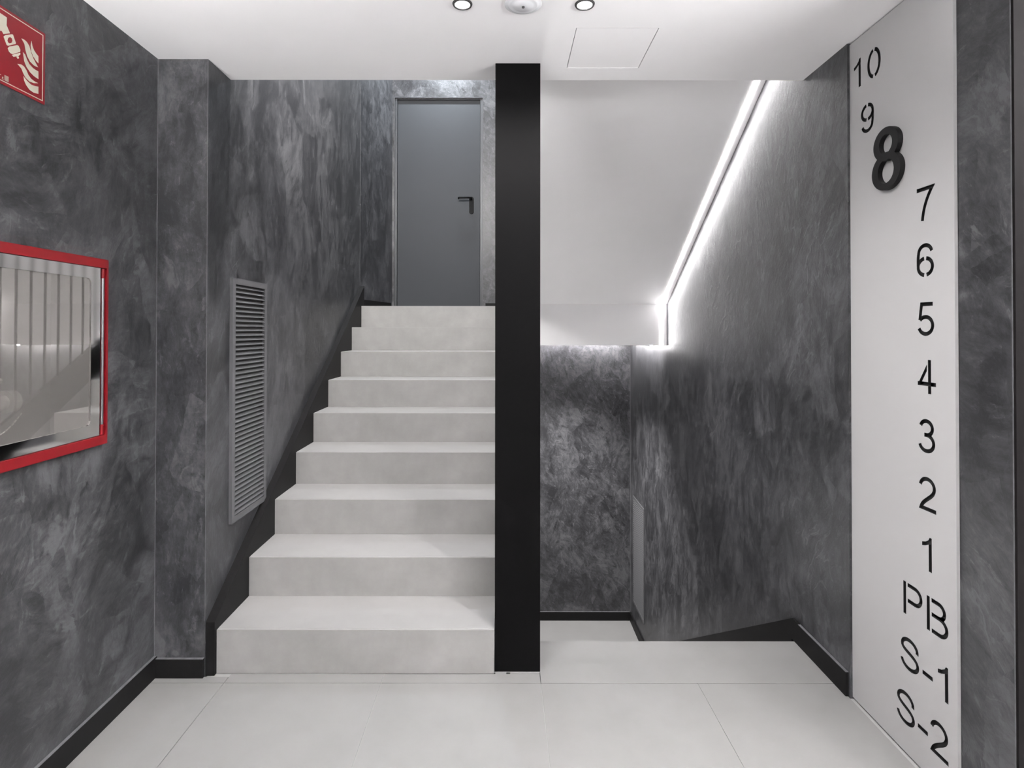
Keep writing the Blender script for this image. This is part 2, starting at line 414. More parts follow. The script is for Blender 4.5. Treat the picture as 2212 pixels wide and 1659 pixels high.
# LED profile along soffit and beam
led = empty('led_line', (1.261, YBM, ZBB)); tag(led, 'glowing white LED profile along the sloping soffit beside the right wall', 'light strip')
ox, oy, oz = led.location
hw = 0.0125
d = 0.0020
nrm = (-SL, -1.0)
ln = math.hypot(*nrm); nrm = (nrm[0]/ln, nrm[1]/ln)   # (y, z) pointing down out of the soffit
ya = YCE+0.06
def pr(name, mat, poly, x0, x1): return prism_x(name, mat, [(a-oy, b_-oz) for a, b_ in poly], x0-ox, x1-ox, led)
kk = 0.0021
p0, p1 = (YBM-0.0006, ZBT-0.0004), (ya, zs(ya))
def offp(p, dd): return (p[0]+nrm[0]*dd, p[1]+nrm[1]*dd)
c0 = (YBM-d, ZBT - d*0.55)     # inner mitre corner
pr('sloping_diffuser', LED, [offp((YBM, ZBT), 0.0006), offp(p1, 0.0006), offp(p1, d), c0], 1.261-hw, 1.261+hw)
pr('upright_diffuser', LED, [(YBM-0.0006, ZBT-0.0012), c0, (YBM-d, ZBB+0.001), (YBM-0.0006, ZBB+0.001)], 1.261-hw, 1.261+hw)
box('end_cap', ALU, (1.235-ox, 1.262+hw-ox, YBM-0.0055-oy, YBM-0.0005-oy, -0.0025, 0.0008), led)
# LED under the landing along the back wall
cv = empty('led_line', (0.70, YB-0.085, ZBB)); tag(cv, 'LED line under the landing lighting the top of the end wall', 'light strip')
box('diffuser', COVE, (-0.55, 0.49, -0.01, 0.01, -0.010, -0.001), cv)
box('channel', ALU, (-0.55, 0.49, -0.014, -0.0105, -0.012, -0.001), cv)
box('diffuser', COVE, (XW-0.70-0.100, XW-0.70-0.080, -1.08, -0.03, -0.010, -0.001), cv)
box('channel', ALU, (XW-0.70-0.104, XW-0.70-0.1005, -1.08, -0.03, -0.012, -0.001), cv)

# added fill strip on the spandrel wall, hidden by the column, brightens the soffit
sl = empty('led_line', (0.0996, 3.5, -0.15)); tag(sl, 'added fill light strip on the low wall beside the flight going down', 'light strip')
boxes('channel', ALU, [(0.0005, 0.036, -0.5, 0.5, -0.012, 0.0), (0.0335, 0.036, -0.5, 0.5, 0.0, 0.010)], sl)
box('diffuser', SPAN, (0.004, 0.031, -0.49, 0.49, 0.0005, 0.003), sl)

# ------------------------------------------------------------------ column and bar screen
col = empty('column', (0.06, 2.37, 0)); tag(col, 'tall black steel column from floor to ceiling between the two flights', 'column')
box('shaft', BLACK, (-0.0914, 0.0916, -0.0615, 0.06, 0.0006, ZC-0.0006), col, bevel=0.0015)
boxes('base_seal', GROUT, [(-0.093, 0.0935, -0.0632, -0.0617, 0.0003, 0.002)], col)
bal = empty('bar_screen', (0.065, 2.5, 0)); tag(bal, 'screen of slim black upright bars behind the black column', 'screen')
ox, oy = bal.location.x, bal.location.y
def zl(y): return 0.30 + (y-2.3)*0.6035
def zu(y): return min(zs(y)+0.05, 3.2)
prism_x('sloping_rail', BLACK, [(2.50-oy, zl(2.50)-0.22), (2.50-oy, zl(2.50)), (4.60-oy, zl(4.60)), (4.60-oy, zl(4.60)-0.22)], -0.012, 0.012, bal)
prism_x('upper_rail', BLACK, [(2.50-oy, zs(2.50)), (2.50-oy, zs(2.50)+0.30), (4.50-oy, zs(4.50)+0.30), (4.50-oy, zs(4.50))], -0.012, 0.012, bal)
bmb = bmesh.new(); tube(bmb, [(0, 0, 0), (0, 0, 1)], 0.007, 10); bmesh.ops.recalc_face_normals(bmb, faces=bmb.faces)
bme = bpy.data.meshes.new('bar'); bmb.to_mesh(bme); bmb.free(); bme.materials.append(BLACK)
y = 2.56
while y < 4.25:
    o = link('bar', bme, None, bal); o.location = (0, y-oy, zl(y)-0.02); o.scale = (1, 1, max(0.05, zu(y)-zl(y)))
    y += 0.105

# ------------------------------------------------------------------ skirting boards
def skirt(n, name, bs, label):
    o = boxes(name, SKIRT, bs); struct(o, label)
    boxes('caulk_line', BEAD, [(b_[0], b_[1]-0.0006 if b_[1]-b_[0] < 0.05 else b_[1], b_[2], b_[3], b_[5], b_[5]+0.0012) for b_ in bs], o)
skirt(2, 'baseboard_left', [(XLW+0.0003, XLW+0.012, YEND+0.02, YPIER-0.0005, 0.0006, 0.082)], 'black skirting board along the left lobby wall')
skirt(3, 'baseboard_pier', [(XLW+0.0125, XSW-0.001, YPIER-0.0125, YPIER-0.0005, 0.0006, 0.075)], 'short black skirting board on the pier at the foot of the stairs')
skirt(4, 'baseboard_right', [(XW-0.0125, XW-0.0005, 2.158, 2.505, 0.0006, 0.091)], 'black skirting board running from the number panel to the stairs')
struct(prism_x('trim_2', SKIRT, [(2.5055, 0.0006), (2.5055, 0.094), (2.556, 0.094), (4.84, -1.29), (4.84, -1.4865), (5.8170, -1.4865), (5.8170, -1.5745), (4.865, -1.5745), (2.60, -0.2), (2.56, 0.0006)], XW-0.0120, XW-0.0004),
       'black skirting sloping down the right wall beside the lower flight')
struct(box('trim_9', JAMB, (1.3265, 2.599, 1.472, 1.4795, 0.001, ZC-0.001)), 'dark brown metal lining at the right picture border')
skirt(5, 'baseboard_lower', [(0.11, XW-0.0135, YB-0.0125, YB-0.0005, -1.5745, -1.487)], 'black skirting board on the lower landing end wall')
skirt(6, 'baseboard_landing', [(DX1+0.03, 1.2, YB-0.012, YB-0.0005, 1.5755, 1.655)], 'black skirting board right of the grey door')
struct(prism_z('trim_3', SKIRT, [(-1.319, 4.80), (-1.1462, 5.79), (-1.136, 5.79), (-1.309, 4.80)], 1.5755, 1.653), 'short black skirting board left of the grey door')
# worn plaster corner beads
for i, (x, y, z0, z1) in enumerate([(XSW, YPIER, 0.22, ZC), (XSW, 4.714, 1.75, ZT), (1.325, 1.48, 0.09, ZC)]):
    sx = 0.0011
    struct(box('trim_%d' % (i+4), BEAD, (x-sx, x+sx, y-sx, y+sx, z0, z1-0.001)), ('pale worn plaster edge on the pier corner', 'pale worn plaster edge at the top of the stair wall', 'pale worn plaster edge at the right picture border')[i])
struct(box('trim_7', BEAD, (XLW+0.0002, XLW+0.0022, YPIER-0.0024, YPIER-0.0002, 0.083, ZC-0.001)), 'pale plaster line in the corner left of the pier')
struct(box('trim_8', BEAD, (XW-0.004, XW-0.0002, YB-0.004, YB-0.0002, -1.48, ZBB-0.001)), 'pale plaster line in the far corner above the lower landing')

# ------------------------------------------------------------------ door on the landing
door = empty('door_1', ((DX0+DX1)/2, YB, 1.575)); struct(door, 'plain grey metal door on the upper landing')
ox, oy, oz = door.location
lw0, lw1, lz1 = -1.0870, -0.2370, 3.752
box('door_leaf', DOORM, (lw0-ox, lw1-ox, 0.030, 0.075, 0.004, lz1-oz), door, bevel=0.0015)
fr = boxes('door_frame', FRAMEM, [(DX0+0.001-ox, lw0-0.003-ox, 0.012, 0.10, 0.001, DZ1-0.001-oz), (lw1+0.003-ox, DX1-0.001-ox, 0.012, 0.10, 0.001, DZ1-0.001-oz), (lw0-0.0031-ox, lw1+0.0031-ox, 0.012, 0.10, lz1+0.003-oz, DZ1-0.001-oz)], door)
boxes('plaster_edge', BEAD, [(DX0-0.004-ox, DX0-ox, -0.002, 0.011, 0.08, DZ1+0.004-oz), (DX1-ox, DX1+0.004-ox, -0.002, 0.011, 0.08, DZ1+0.004-oz), (DX0-ox, DX1-ox, -0.002, 0.011, DZ1-oz, DZ1+0.004-oz)], door)
# lever handle with long plate
hx, hz = -0.325, 2.728
hb = bmesh.new()
n = 10
outl = []
for i in range(n+1):
    a = math.pi*i/n; outl.append((0.0235*math.cos(a), 0.002 + 0.0235*math.sin(a)))
for i in range(n+1):
    a = math.pi + math.pi*i/n; outl.append((0.0235*math.cos(a), -0.130 + 0.0235*math.sin(a)))
A = [hb.verts.new((hx-ox+u, 0.0295, hz-oz+v)) for u, v in outl]; B = [hb.verts.new((hx-ox+u*0.9, 0.017, hz-oz+v*0.985)) for u, v in outl]
hb.faces.new(A); hb.faces.new(list(reversed(B)))
for i in range(len(A)): hb.faces.new((A[i], B[i], B[(i+1) % len(A)], A[(i+1) % len(A)]))
hd = finish(hb, 'handle_plate', HANDLE, door)
hb = bmesh.new()
path = [(hx-ox, 0.0169, hz-oz), (hx-ox, -0.030, hz-oz)]
for i in range(1, 7):
    a = math.pi/2*i/6; path.append((hx-ox-0.018*math.sin(a)*1.0, -0.030-0.018*(1-math.cos(a))*1.0-0.0, hz-oz))
path += [(hx-ox-0.07, -0.048, hz-oz)]
path += [(hx-ox-0.115, -0.048, hz-oz)]
for i in range(1, 7):
    a = math.pi/2*i/6; path.append((hx-ox-0.115-0.014*math.sin(a), -0.048+0.014*(1-math.cos(a)), hz-oz))
path += [(hx-ox-0.129, -0.015, hz-oz-0.0)]
tube(hb, path, 0.0095, 14)
finish(hb, 'lever', HANDLE, hd, smooth=True)

# ------------------------------------------------------------------ louvre vents
def vent(label, face_x, y0, y1, z0, z1, sgn, ns, dp=0.015):
    """vent on a wall whose face looks along sgn*X"""
    t = empty('wall_vent', (face_x, (y0+y1)/2, z0)); tag(t, label, 'vent', 'slatted wall vents')
    w, h = (y1-y0)/2, z1-z0
    fw = 0.026; kd = dp/0.015
    bm = bmesh.new()
    a = sgn*0.0006; b_ = sgn*dp
    x0, x1 = min(a, b_), max(a, b_)
    bm_box(bm, x0, x1, -w, -w+fw, 0, h); bm_box(bm, x0, x1, w-fw, w, 0, h)
    bm_box(bm, x0, x1, -w+fw, w-fw, 0, fw); bm_box(bm, x0, x1, -w+fw, w-fw, h-fw, h)
    finish(bm, 'frame', VENTM, t)
    box('backing', VENTIN, (min(sgn*0.0004, sgn*0.0009), max(sgn*0.0004, sgn*0.0009), -w+fw, w-fw, fw, h-fw), t)
    sb = bmesh.new()
    L_ = w-fw-0.0005
    pitch = (h-2*fw)/ns
    dy = pitch*0.62
    q = [(sgn*0.0015*max(kd, 0.75), dy*0.30), (sgn*0.0020*max(kd, 0.75), dy*0.45), (sgn*0.0138*kd, -dy*0.28), (sgn*0.0138*kd, -dy*0.45), (sgn*0.0130*kd, -dy*0.45)]
    A = [sb.verts.new((x, -L_, z)) for x, z in q]; B = [sb.verts.new((x, L_, z)) for x, z in q]
    sb.faces.new(A); sb.faces.new(list(reversed(B)))
    for i in range(len(q)): sb.faces.new((A[i], B[i], B[(i+1) % len(q)], A[(i+1) % len(q)]))
    bmesh.ops.recalc_face_normals(sb, faces=sb.faces)
    me = bpy.data.meshes.new('slat'); sb.to_mesh(me); sb.free(); me.materials.append(VENTM)
    for i in range(ns):
        o = link('slat', me, None, t); o.location = (0, 0, fw + (i+0.5)*pitch)
    return t
vent('tall narrow grey slatted vent on the wall beside the flight going up', XSW, 2.467, 2.825, 0.538, 1.606, 1, 48)
vent('tall slatted vent low in the far right wall above the lower landing', XW, 5.262, 5.705, -1.326, -0.270, -1, 48, 0.006)

# ------------------------------------------------------------------ fire hose cabinet
cab = empty('fire_hose_cabinet', (XLW, 1.64, 0.988)); tag(cab, 'red framed fire hose cabinet with a mirrored steel door on the left wall', 'cabinet')
oy, oz = 1.64, 0.988
y0, y1, z0, z1 = 1.305, 1.970, 0.988, 1.620
fw = 0.030
yr = 1.964
boxes('red_frame', RED, [(0.0005, 0.020, y0-oy, y1-oy, 0, fw), (0.0005, 0.020, y0-oy, y1-oy, z1-fw-oz, z1-oz),
                       (0.0005, 0.020, y0-oy, y0+fw-oy, fw, z1-fw-oz), (0.0005, 0.020, y1-0.008-oy, y1-oy, fw, z1-fw-oz)], cab)
boxes('red_frame_inner', RED, [(0.0005, 0.006, y1-0.026-oy, y1-0.0081-oy, fw, z1-fw-oz)], cab)
boxes('cabinet_body', INNER, [(-0.165, -0.163, CY0+0.002-oy, CY1-0.002-oy, CZ0+0.002-oz, CZ1-0.002-oz), (-0.163, 0.0003, CY0+0.002-oy, CY0+0.004-oy, CZ0+0.002-oz, CZ1-0.002-oz), (-0.163, 0.0003, CY1-0.004-oy, CY1-0.002-oy, CZ0+0.002-oz, CZ1-0.002-oz),
                             (-0.163, 0.0003, CY0+0.0041-oy, CY1-0.0041-oy, CZ0+0.002-oz, CZ0+0.004-oz), (-0.163, 0.0003, CY0+0.0041-oy, CY1-0.0041-oy, CZ1-0.004-oz, CZ1-0.002-oz)], cab)
# steel door with a rounded window opening
def rrect(ya, yb, za, zb, r, n=8):
    p = []
    for cy, cz, a0 in ((yb-r, zb-r, 0), (ya+r, zb-r, 90), (ya+r, za+r, 180), (yb-r, za+r, 270)):
        for i in range(n+1):
            a = math.radians(a0 + 90*i/n); p.append((cy+r*math.cos(a), cz+r*math.sin(a)))
    return p
sy0, sy1, sz0, sz1 = y0+fw+0.002, 1.9425, 0.988+fw+0.002, 1.620-fw-0.001
wy0, wy1, wz0, wz1 = 1.375, 1.900, 1.060, 1.5505
inner = rrect(wy0, wy1, wz0, wz1, 0.018)
bm = bmesh.new()
outer = []
for (y, z) in inner:      # matching outer points, so the ring is made of quads
    cy, cz = (wy0+wy1)/2, (wz0+wz1)/2
    outer.append((sy1 if y > cy else sy0, sz1 if z > cz else sz0))
nn = len(inner)
def vv(pts, x): return [bm.verts.new((x, y-oy, z-oz)) for y, z in pts]
fi, fo = vv(inner, 0.012), vv(outer, 0.012)
bi, bo = vv(inner, 0.009), vv(outer, 0.009)
for i in range(nn):
    j = (i+1) % nn
    for quad in ((fo[i], fo[j], fi[j], fi[i]), (bo[i], bi[i], bi[j], bo[j]), (fi[i], fi[j], bi[j], bi[i]), (fo[j], fo[i], bo[i], bo[j])):
        try: bm.faces.new(quad)
        except ValueError: pass
bmesh.ops.remove_doubles(bm, verts=bm.verts, dist=1e-6)
dr = finish(bm, 'door', STEEL, cab)
gp = rrect(wy0-0.004, wy1+0.004, wz0-0.004, wz1+0.004, 0.022)
bm = bmesh.new()
A = [bm.verts.new((0.0088, y-oy, z-oz)) for y, z in gp]; bm.faces.new(A)
finish(bm, 'window_pane', GLASS, dr)
bm = bmesh.new(); tube(bm, [(0.0125, 1.952-oy, 1.0555-oz), (0.0125, 1.952-oy, 1.555-oz)], 0.0048, 14)
finish(bm, 'hinge_rod', ALU, cab, smooth=False)
for za, zb in ((1.021, 1.0550), (1.5555, 1.588)):
    bm = bmesh.new(); tube(bm, [(0.0125, 1.952-oy, za-oz), (0.0125, 1.952-oy, zb-oz)], 0.0056, 14)
    finish(bm, 'hinge_block', RED, cab)
# hose valve inside the cabinet
bm = bmesh.new()
My = Matrix.Rotation(-math.pi/2, 4, 'X')
lathe(bm, [(0, -0.055), (0.020, -0.055), (0.020, -0.03), (0.028, -0.025), (0.031, 0.0), (0.028, 0.025), (0.022, 0.03), (0.022, 0.045), (0.034, 0.047), (0.034, 0.075), (0.030, 0.080), (0, 0.080)], 24, My)
vt = finish(bm, 'hose_valve', BRASS, cab); vt.location = (-0.05, 1.59-oy, 1.17-oz); vt['label'] = 'chromed hose valve with a chain behind the window'
bm = bmesh.new(); lathe(bm, [(0, 0.025), (0.012, 0.025), (0.012, 0.055), (0.030, 0.057), (0.032, 0.066), (0.028, 0.073), (0, 0.073)], 20)
finish(bm, 'hand_wheel', BRASS, vt)
bm = bmesh.new(); lathe(bm, [(0, -0.165), (0.014, -0.165), (0.016, -0.022), (0, -0.022)], 16)
finish(bm, 'inlet_pipe', RED, vt)
bm = bmesh.new()
prev = None
for i in range(15):
    t_ = i/14
    p = Vector((0.034*(1-t_)+0.015*t_, 0.072-0.11*t_, -0.034-0.055*math.sin(math.pi*min(1, t_*0.75+0.0))))
    if prev is not None and i % 1 == 0: tube(bm, [prev, prev.lerp(p, 0.72)], 0.0022, 6)
    prev = p
finish(bm, 'chain', BRASS, vt)

# ------------------------------------------------------------------ fire hose sign (measured from its right edge and bottom)
sg = empty('fire_sign', (XLW, 1.711, 2.0575)); tag(sg, 'square red fire hose sign with cream flames and nozzle high on the left wall', 'sign')
SS = 0.2145
box('plate', SIGNRED, (0.0006, 0.003, -SS, 0, 0, SS), sg)
ICON = {
    'hand': [(0.2000, 0.1910), (0.1885, 0.1905), (0.1547, 0.1921), (0.1332, 0.1910), (0.1341, 0.1692), (0.1226, 0.1523), (0.1438, 0.1395), (0.1487, 0.1451), (0.1541, 0.1432), (0.1756, 0.1357), (0.2000, 0.1340)],
    'neck': [(0.1297, 0.1068), (0.1248, 0.1139), (0.0989, 0.1312), (0.0942, 0.1312), (0.0882, 0.1231), (0.0889, 0.1167), (0.1132, 0.0984), (0.1194, 0.0974), (0.1254, 0.0997)],
    'ring': [(0.1163, 0.0949), (0.0885, 0.1145), (0.0880, 0.1103), (0.0939, 0.1028), (0.1105, 0.0921)],
    'tip': [(0.1016, 0.0967), (0.0950, 0.1019), (0.0922, 0.0969), (0.0969, 0.0929)],
    'f1': [(0.0850, 0.1575), (0.0754, 0.1590), (0.0657, 0.1565), (0.0574, 0.1486), (0.0510, 0.1329), (0.0426, 0.1197), (0.0340, 0.1098), (0.0255, 0.1016), (0.0402, 0.0999), (0.0549, 0.1052), (0.0644, 0.1160), (0.0702, 0.1303), (0.0745, 0.1469)],
    'f2': [(0.0502, 0.1678), (0.0471, 0.1555), (0.0407, 0.1448), (0.0322, 0.1386), (0.0250, 0.1351), (0.0247, 0.1142), (0.0328, 0.1173), (0.0439, 0.1260), (0.0506, 0.1365), (0.0525, 0.1528)],
    'f3': [(0.0794, 0.1207), (0.0721, 0.1174), (0.0659, 0.1068), (0.0576, 0.0970), (0.0443, 0.0911), (0.0338, 0.0897), (0.0245, 0.0898), (0.0242, 0.0671), (0.0399, 0.0689), (0.0545, 0.0744), (0.0669, 0.0841), (0.0747, 0.0975)],
    'f4': [(0.0975, 0.0782), (0.0850, 0.0825), (0.0750, 0.0810), (0.0668, 0.0739), (0.0597, 0.0634), (0.0502, 0.0567), (0.0376, 0.0543), (0.0249, 0.0546), (0.0397, 0.0482), (0.0563, 0.0461), (0.0686, 0.0509), (0.0767, 0.0592), (0.0840, 0.0711)],
    'f5': [(0.0767, 0.0524), (0.0718, 0.0485), (0.0624, 0.0434), (0.0500, 0.0395), (0.0354, 0.0413), (0.0240, 0.0445), (0.0237, 0.0229), (0.0415, 0.0197), (0.0560, 0.0222), (0.0675, 0.0309), (0.0745, 0.0415)],
}
HEAD = [(0.1430, 0.1328), (0.1371, 0.1398), (0.1169, 0.1530), (0.1131, 0.1536), (0.1032, 0.1347), (0.1051, 0.1311), (0.1286, 0.1146), (0.1331, 0.1143)]
HOLE = [(0.1310, 0.1282), (0.1281, 0.1372), (0.1229, 0.1416), (0.1175, 0.1414), (0.1152, 0.1353), (0.1182, 0.1278), (0.1242, 0.1234), (0.1287, 0.1237)]
def print_poly(name, polys, mat, x=0.0034):
    bm = bmesh.new()
    for p in polys:
        A = [bm.verts.new((x, -a, b_)) for a, b_ in p]; B = [bm.verts.new((0.0030, -a, b_)) for a, b_ in p]
        bm.faces.new(A)
        for i in range(len(p)): bm.faces.new((A[i], B[i], B[(i+1) % len(p)], A[(i+1) % len(p)]))
    return finish(bm, name, mat, sg)
print_poly('nozzle', [ICON['neck'], ICON['ring'], ICON['tip'], HEAD], CREAM)
print_poly('nozzle_eye', [HOLE], SIGNRED, 0.0037)
print_poly('hand', [ICON['hand']], CREAM)
for k in ('f1', 'f2', 'f3', 'f4', 'f5'): print_poly('flame', [ICON[k]], CREAM)
i0, lw = 0.0075, 0.0026
def rc(a0, a1, b0, b1): return [(a0, b0), (a1, b0), (a1, b1), (a0, b1)]
print_poly('border_line', [rc(i0, SS-i0, i0, i0+lw), rc(i0, SS-i0, SS-i0-lw, SS-i0), rc(i0, i0+lw, i0+lw, SS-i0-lw), rc(SS-i0-lw, SS-i0, i0+lw, SS-i0-lw)], CREAM)
sm = [rc(0.126, 0.139, 0.0135+0.0022*i, 0.0147+0.0022*i) for i in range(7)] + [rc(0.142, 0.147, 0.0135, 0.0148), rc(0.143, 0.146, 0.0165, 0.0200), rc(0.150, 0.162, 0.0225, 0.0240)]
print_poly('small_print', sm, CREAM)

# ------------------------------------------------------------------ floor directory panel with cut-through numbers
def arc(cx, cy, rx, ry, a0, a1, n=18):
    return [(cx+rx*math.cos(math.radians(a0+(a1-a0)*i/n)), cy+ry*math.sin(math.radians(a0+(a1-a0)*i/n))) for i in range(n+1)]
def bez(p0, p1, p2, p3, n=12):
    r = []
    for i in range(n+1):
        t = i/n; s = 1-t
        r.append(tuple(s*s*s*a+3*s*s*t*b_+3*s*t*t*c+t*t*t*d_ for a, b_, c, d_ in zip(p0, p1, p2, p3)))
    return r
SW = 0.118
one = ('poly', [(0.38, 0), (0.38, 1), (0.30, 1), (0.25, 0.91), (0.14, 0.835), (0, 0.79), (0, 0.68), (0.13, 0.715), (0.26, 0.785), (0.26, 0)])
six = [('st', arc(0.345, 0.70, 0.265, 0.24, 12, 180)[:-1] + bez((0.08, 0.70), (0.055, 0.62), (0.055, 0.45), (0.062, 0.31), 8)),
       ('st', arc(0.345, 0.305, 0.285, 0.247, 180, 262, 12)), ('st', arc(0.345, 0.305, 0.285, 0.247, -80, 82, 24)), ('st', arc(0.345, 0.305, 0.285, 0.247, 98, 165, 10))]
six[0] = ('st', six[0][1] + six[1][1][1:]); del six[1]
nine = [('st', [(0.69-x, 1-y) for x, y in s]) for _, s in six]
GLY = {
    '0': [('st', arc(0.345, 0.5, 0.285, 0.445, 82, -80, 28)), ('st', arc(0.345, 0.5, 0.285, 0.445, 98, 262, 28))],
    '1': [one],
    '2': [('st', arc(0.34, 0.70, 0.275, 0.242, 172, -18, 22) + bez((0.585, 0.585), (0.50, 0.42), (0.15, 0.28), (0.085, 0.06), 12)[1:] + [(0.68, 0.06)])],
    '3': [('st', arc(0.335, 0.737, 0.235, 0.205, 165, -85, 22) + [(0.25, 0.532)]), ('st', arc(0.335, 0.296, 0.280, 0.237, 80, -165, 24))],
    '4': [('st', [(0.475, 0), (0.475, 1)]), ('st', [(0.0, 0.285), (0.72, 0.285)]), ('poly', [(0.0, 0.25), (0.115, 0.25), (0.37, 0.66), (0.37, 0.86)])],
    '5': [('st', [(0.62, 0.94), (0.175, 0.94), (0.10, 0.47)]), ('st', arc(0.33, 0.31, 0.28, 0.252, 143, -160, 26))],
    '6': six, '9': nine,
    '7': [('st', [(0.0, 0.94), (0.62, 0.94)] + bez((0.62, 0.94), (0.45, 0.72), (0.27, 0.42), (0.225, 0.0), 10)[1:])],
    'P': [('st', [(0.06, 0), (0.06, 1)]), ('st', [(0.19, 0.94), (0.50, 0.94)] + arc(0.50, 0.70, 0.25, 0.24, 90, -90, 18)[1:] + [(0.19, 0.46)])],
    'B': [('st', [(0.06, 0), (0.06, 1)]), ('st', [(0.19, 0.94), (0.46, 0.94)] + arc(0.46, 0.735, 0.215, 0.205, 90, -90, 16)[1:] + [(0.19, 0.53)]),
          ('st', [(0.19, 0.53), (0.49, 0.53)] + arc(0.49, 0.295, 0.265, 0.235, 90, -90, 16)[1:] + [(0.19, 0.06)])],
    'S': [('st', arc(0.43, 0.715, 0.32, 0.225, -12, 180, 22) + bez((0.11, 0.715), (0.11, 0.50), (0.77, 0.58), (0.77, 0.29), 14)[1:] + arc(0.43, 0.29, 0.34, 0.230, 0, -175, 20)[1:])],
    '-': [('poly', [(0, 0.285), (0.40, 0.285), (0.40, 0.405), (0, 0.405)])],
}
def ribbon(pts, w):
    out_l, out_r = [], []
    n = len(pts)
    for i in range(n):
        p = Vector(pts[i])
        d1 = (p - Vector(pts[i-1])).normalized() if i > 0 else None
        d2 = (Vector(pts[i+1]) - p).normalized() if i < n-1 else None
        if d1 is None: d1 = d2
        if d2 is None: d2 = d1
        n1, n2 = Vector((-d1.y, d1.x)), Vector((-d2.y, d2.x))
        mt = (n1+n2).normalized(); k = w/2/max(0.42, mt.dot(n1))
        out_l.append(p+mt*k); out_r.append(p-mt*k)
    return out_l, out_r
def glyph_bm(bm, parts, u0, v0, h, z0, z1):
    """solid stroke prisms in (u, v, z)"""
    for kind, pts in parts:
        if kind == 'st': l, r = ribbon(pts, SW)
        else:
            A = [bm.verts.new((u0+x*h, v0+y*h, z1)) for x, y in pts]; B = [bm.verts.new((u0+x*h, v0+y*h, z0)) for x, y in pts]
            bm.faces.new(A); bm.faces.new(list(reversed(B)))
            for i in range(len(A)): bm.faces.new((A[i], B[i], B[(i+1) % len(A)], A[(i+1) % len(A)]))
            continue
        q = [[bm.verts.new((u0+p.x*h, v0+p.y*h, z)) for p in s] for s in (l, r) for z in (z0, z1)]
        l0, l1, r0, r1 = q
        for i in range(len(l0)-1):
            bm.faces.new((l1[i], l1[i+1], r1[i+1], r1[i])); bm.faces.new((l0[i], r0[i], r0[i+1], l0[i+1]))
            bm.faces.new((l0[i], l0[i+1], l1[i+1], l1[i])); bm.faces.new((r0[i], r1[i], r1[i+1], r0[i+1]))
        bm.faces.new((l0[0], l1[0], r1[0], r0[0])); bm.faces.new((l0[-1], r0[-1], r1[-1], l1[-1]))
# panel frame: u = -Y (reading direction), v = Z, z = -X
XP, TP = 1.3145, 0.0095       # front face, thickness
PY0, PY1, PZ0, PZ1 = 1.6545, 2.157, 0.005, 2.4615
pan = empty('directory_panel', (XP, PY1, 0)); tag(pan, 'tall white floor directory panel with cut-out black numbers on the right wall', 'sign')
pan.matrix_world = Matrix(((0, 0, -1, XP), (-1, 0, 0, PY1), (0, 1, 0, 0), (0, 0, 0, 1)))
H0 = 0.105
TXT = [('1', 2.1235, 2.278, 'digit'), ('0', 2.0455, 2.276, 'digit'), ('9', 2.0835, 2.0935, 'digit'), ('7', 1.8045, 1.7225, 'digit'), ('6', 1.8065, 1.546, 'digit'), ('5', 1.8050, 1.3625, 'digit'),
       ('4', 1.8050, 1.1835, 'digit'), ('3', 1.8045, 0.9990, 'digit'), ('2', 1.8030, 0.8200, 'digit'), ('1', 1.7903, 0.6360, 'digit'),
       ('P', 1.8755, 0.4555, 'letter'), ('B', 1.7725, 0.4548, 'letter'), ('S', 1.8935, 0.2785, 'letter'), ('-', 1.7918, 0.2760, 'dash'), ('1', 1.7290, 0.2760, 'digit'),
       ('S', 1.9135, 0.0965, 'letter'), ('-', 1.8133, 0.0950, 'dash'), ('2', 1.7615, 0.0935, 'digit')]
bm = bmesh.new(); bm_box(bm, 0, PY1-PY0, PZ0, PZ1, -TP, 0); bmesh.ops.recalc_face_normals(bm, faces=bm.faces)
pm = bpy.data.meshes.new('panel'); bm.to_mesh(pm); bm.free()
tmp = bpy.data.objects.new('panel', pm); C.objects.link(tmp)
bm = bmesh.new()
for ch, yy, zz, kind in TXT: glyph_bm(bm, GLY[ch], PY1-yy, zz, H0, -TP-0.01, 0.01)
bmesh.ops.recalc_face_normals(bm, faces=bm.faces)
cm = bpy.data.meshes.new('cutter'); bm.to_mesh(cm); bm.free()
cut = bpy.data.objects.new('cutter', cm); C.objects.link(cut)
md = tmp.modifiers.new('cut', 'BOOLEAN'); md.operation = 'DIFFERENCE'; md.solver = 'EXACT'; md.use_self = True; md.object = cut
dg = bpy.context.evaluated_depsgraph_get()
res = bpy.data.meshes.new_from_object(tmp.evaluated_get(dg))
bpy.data.objects.remove(tmp, do_unlink=True); bpy.data.objects.remove(cut, do_unlink=True)
res.materials.clear(); res.materials.append(PANELW); res.materials.append(PANELK)
for p in res.polygons:
    c = p.center
    edge = c.x < 0.0005 or c.x > PY1-PY0-0.0005 or c.y < PZ0+0.0005 or c.y > PZ1-0.0005
    p.material_index = 1 if (abs(p.normal.z) < 0.5 and not edge) else 0
po = link('panel', res, None, pan); po.name = 'panel'
for ch, yy, zz, kind in TXT:      # black ground at the bottom of every cut-out
    bm = bmesh.new(); glyph_bm(bm, GLY[ch], PY1-yy, zz, H0*1.0, -TP-0.0006, -TP+0.0012)
    finish(bm, kind, PANELK, pan)
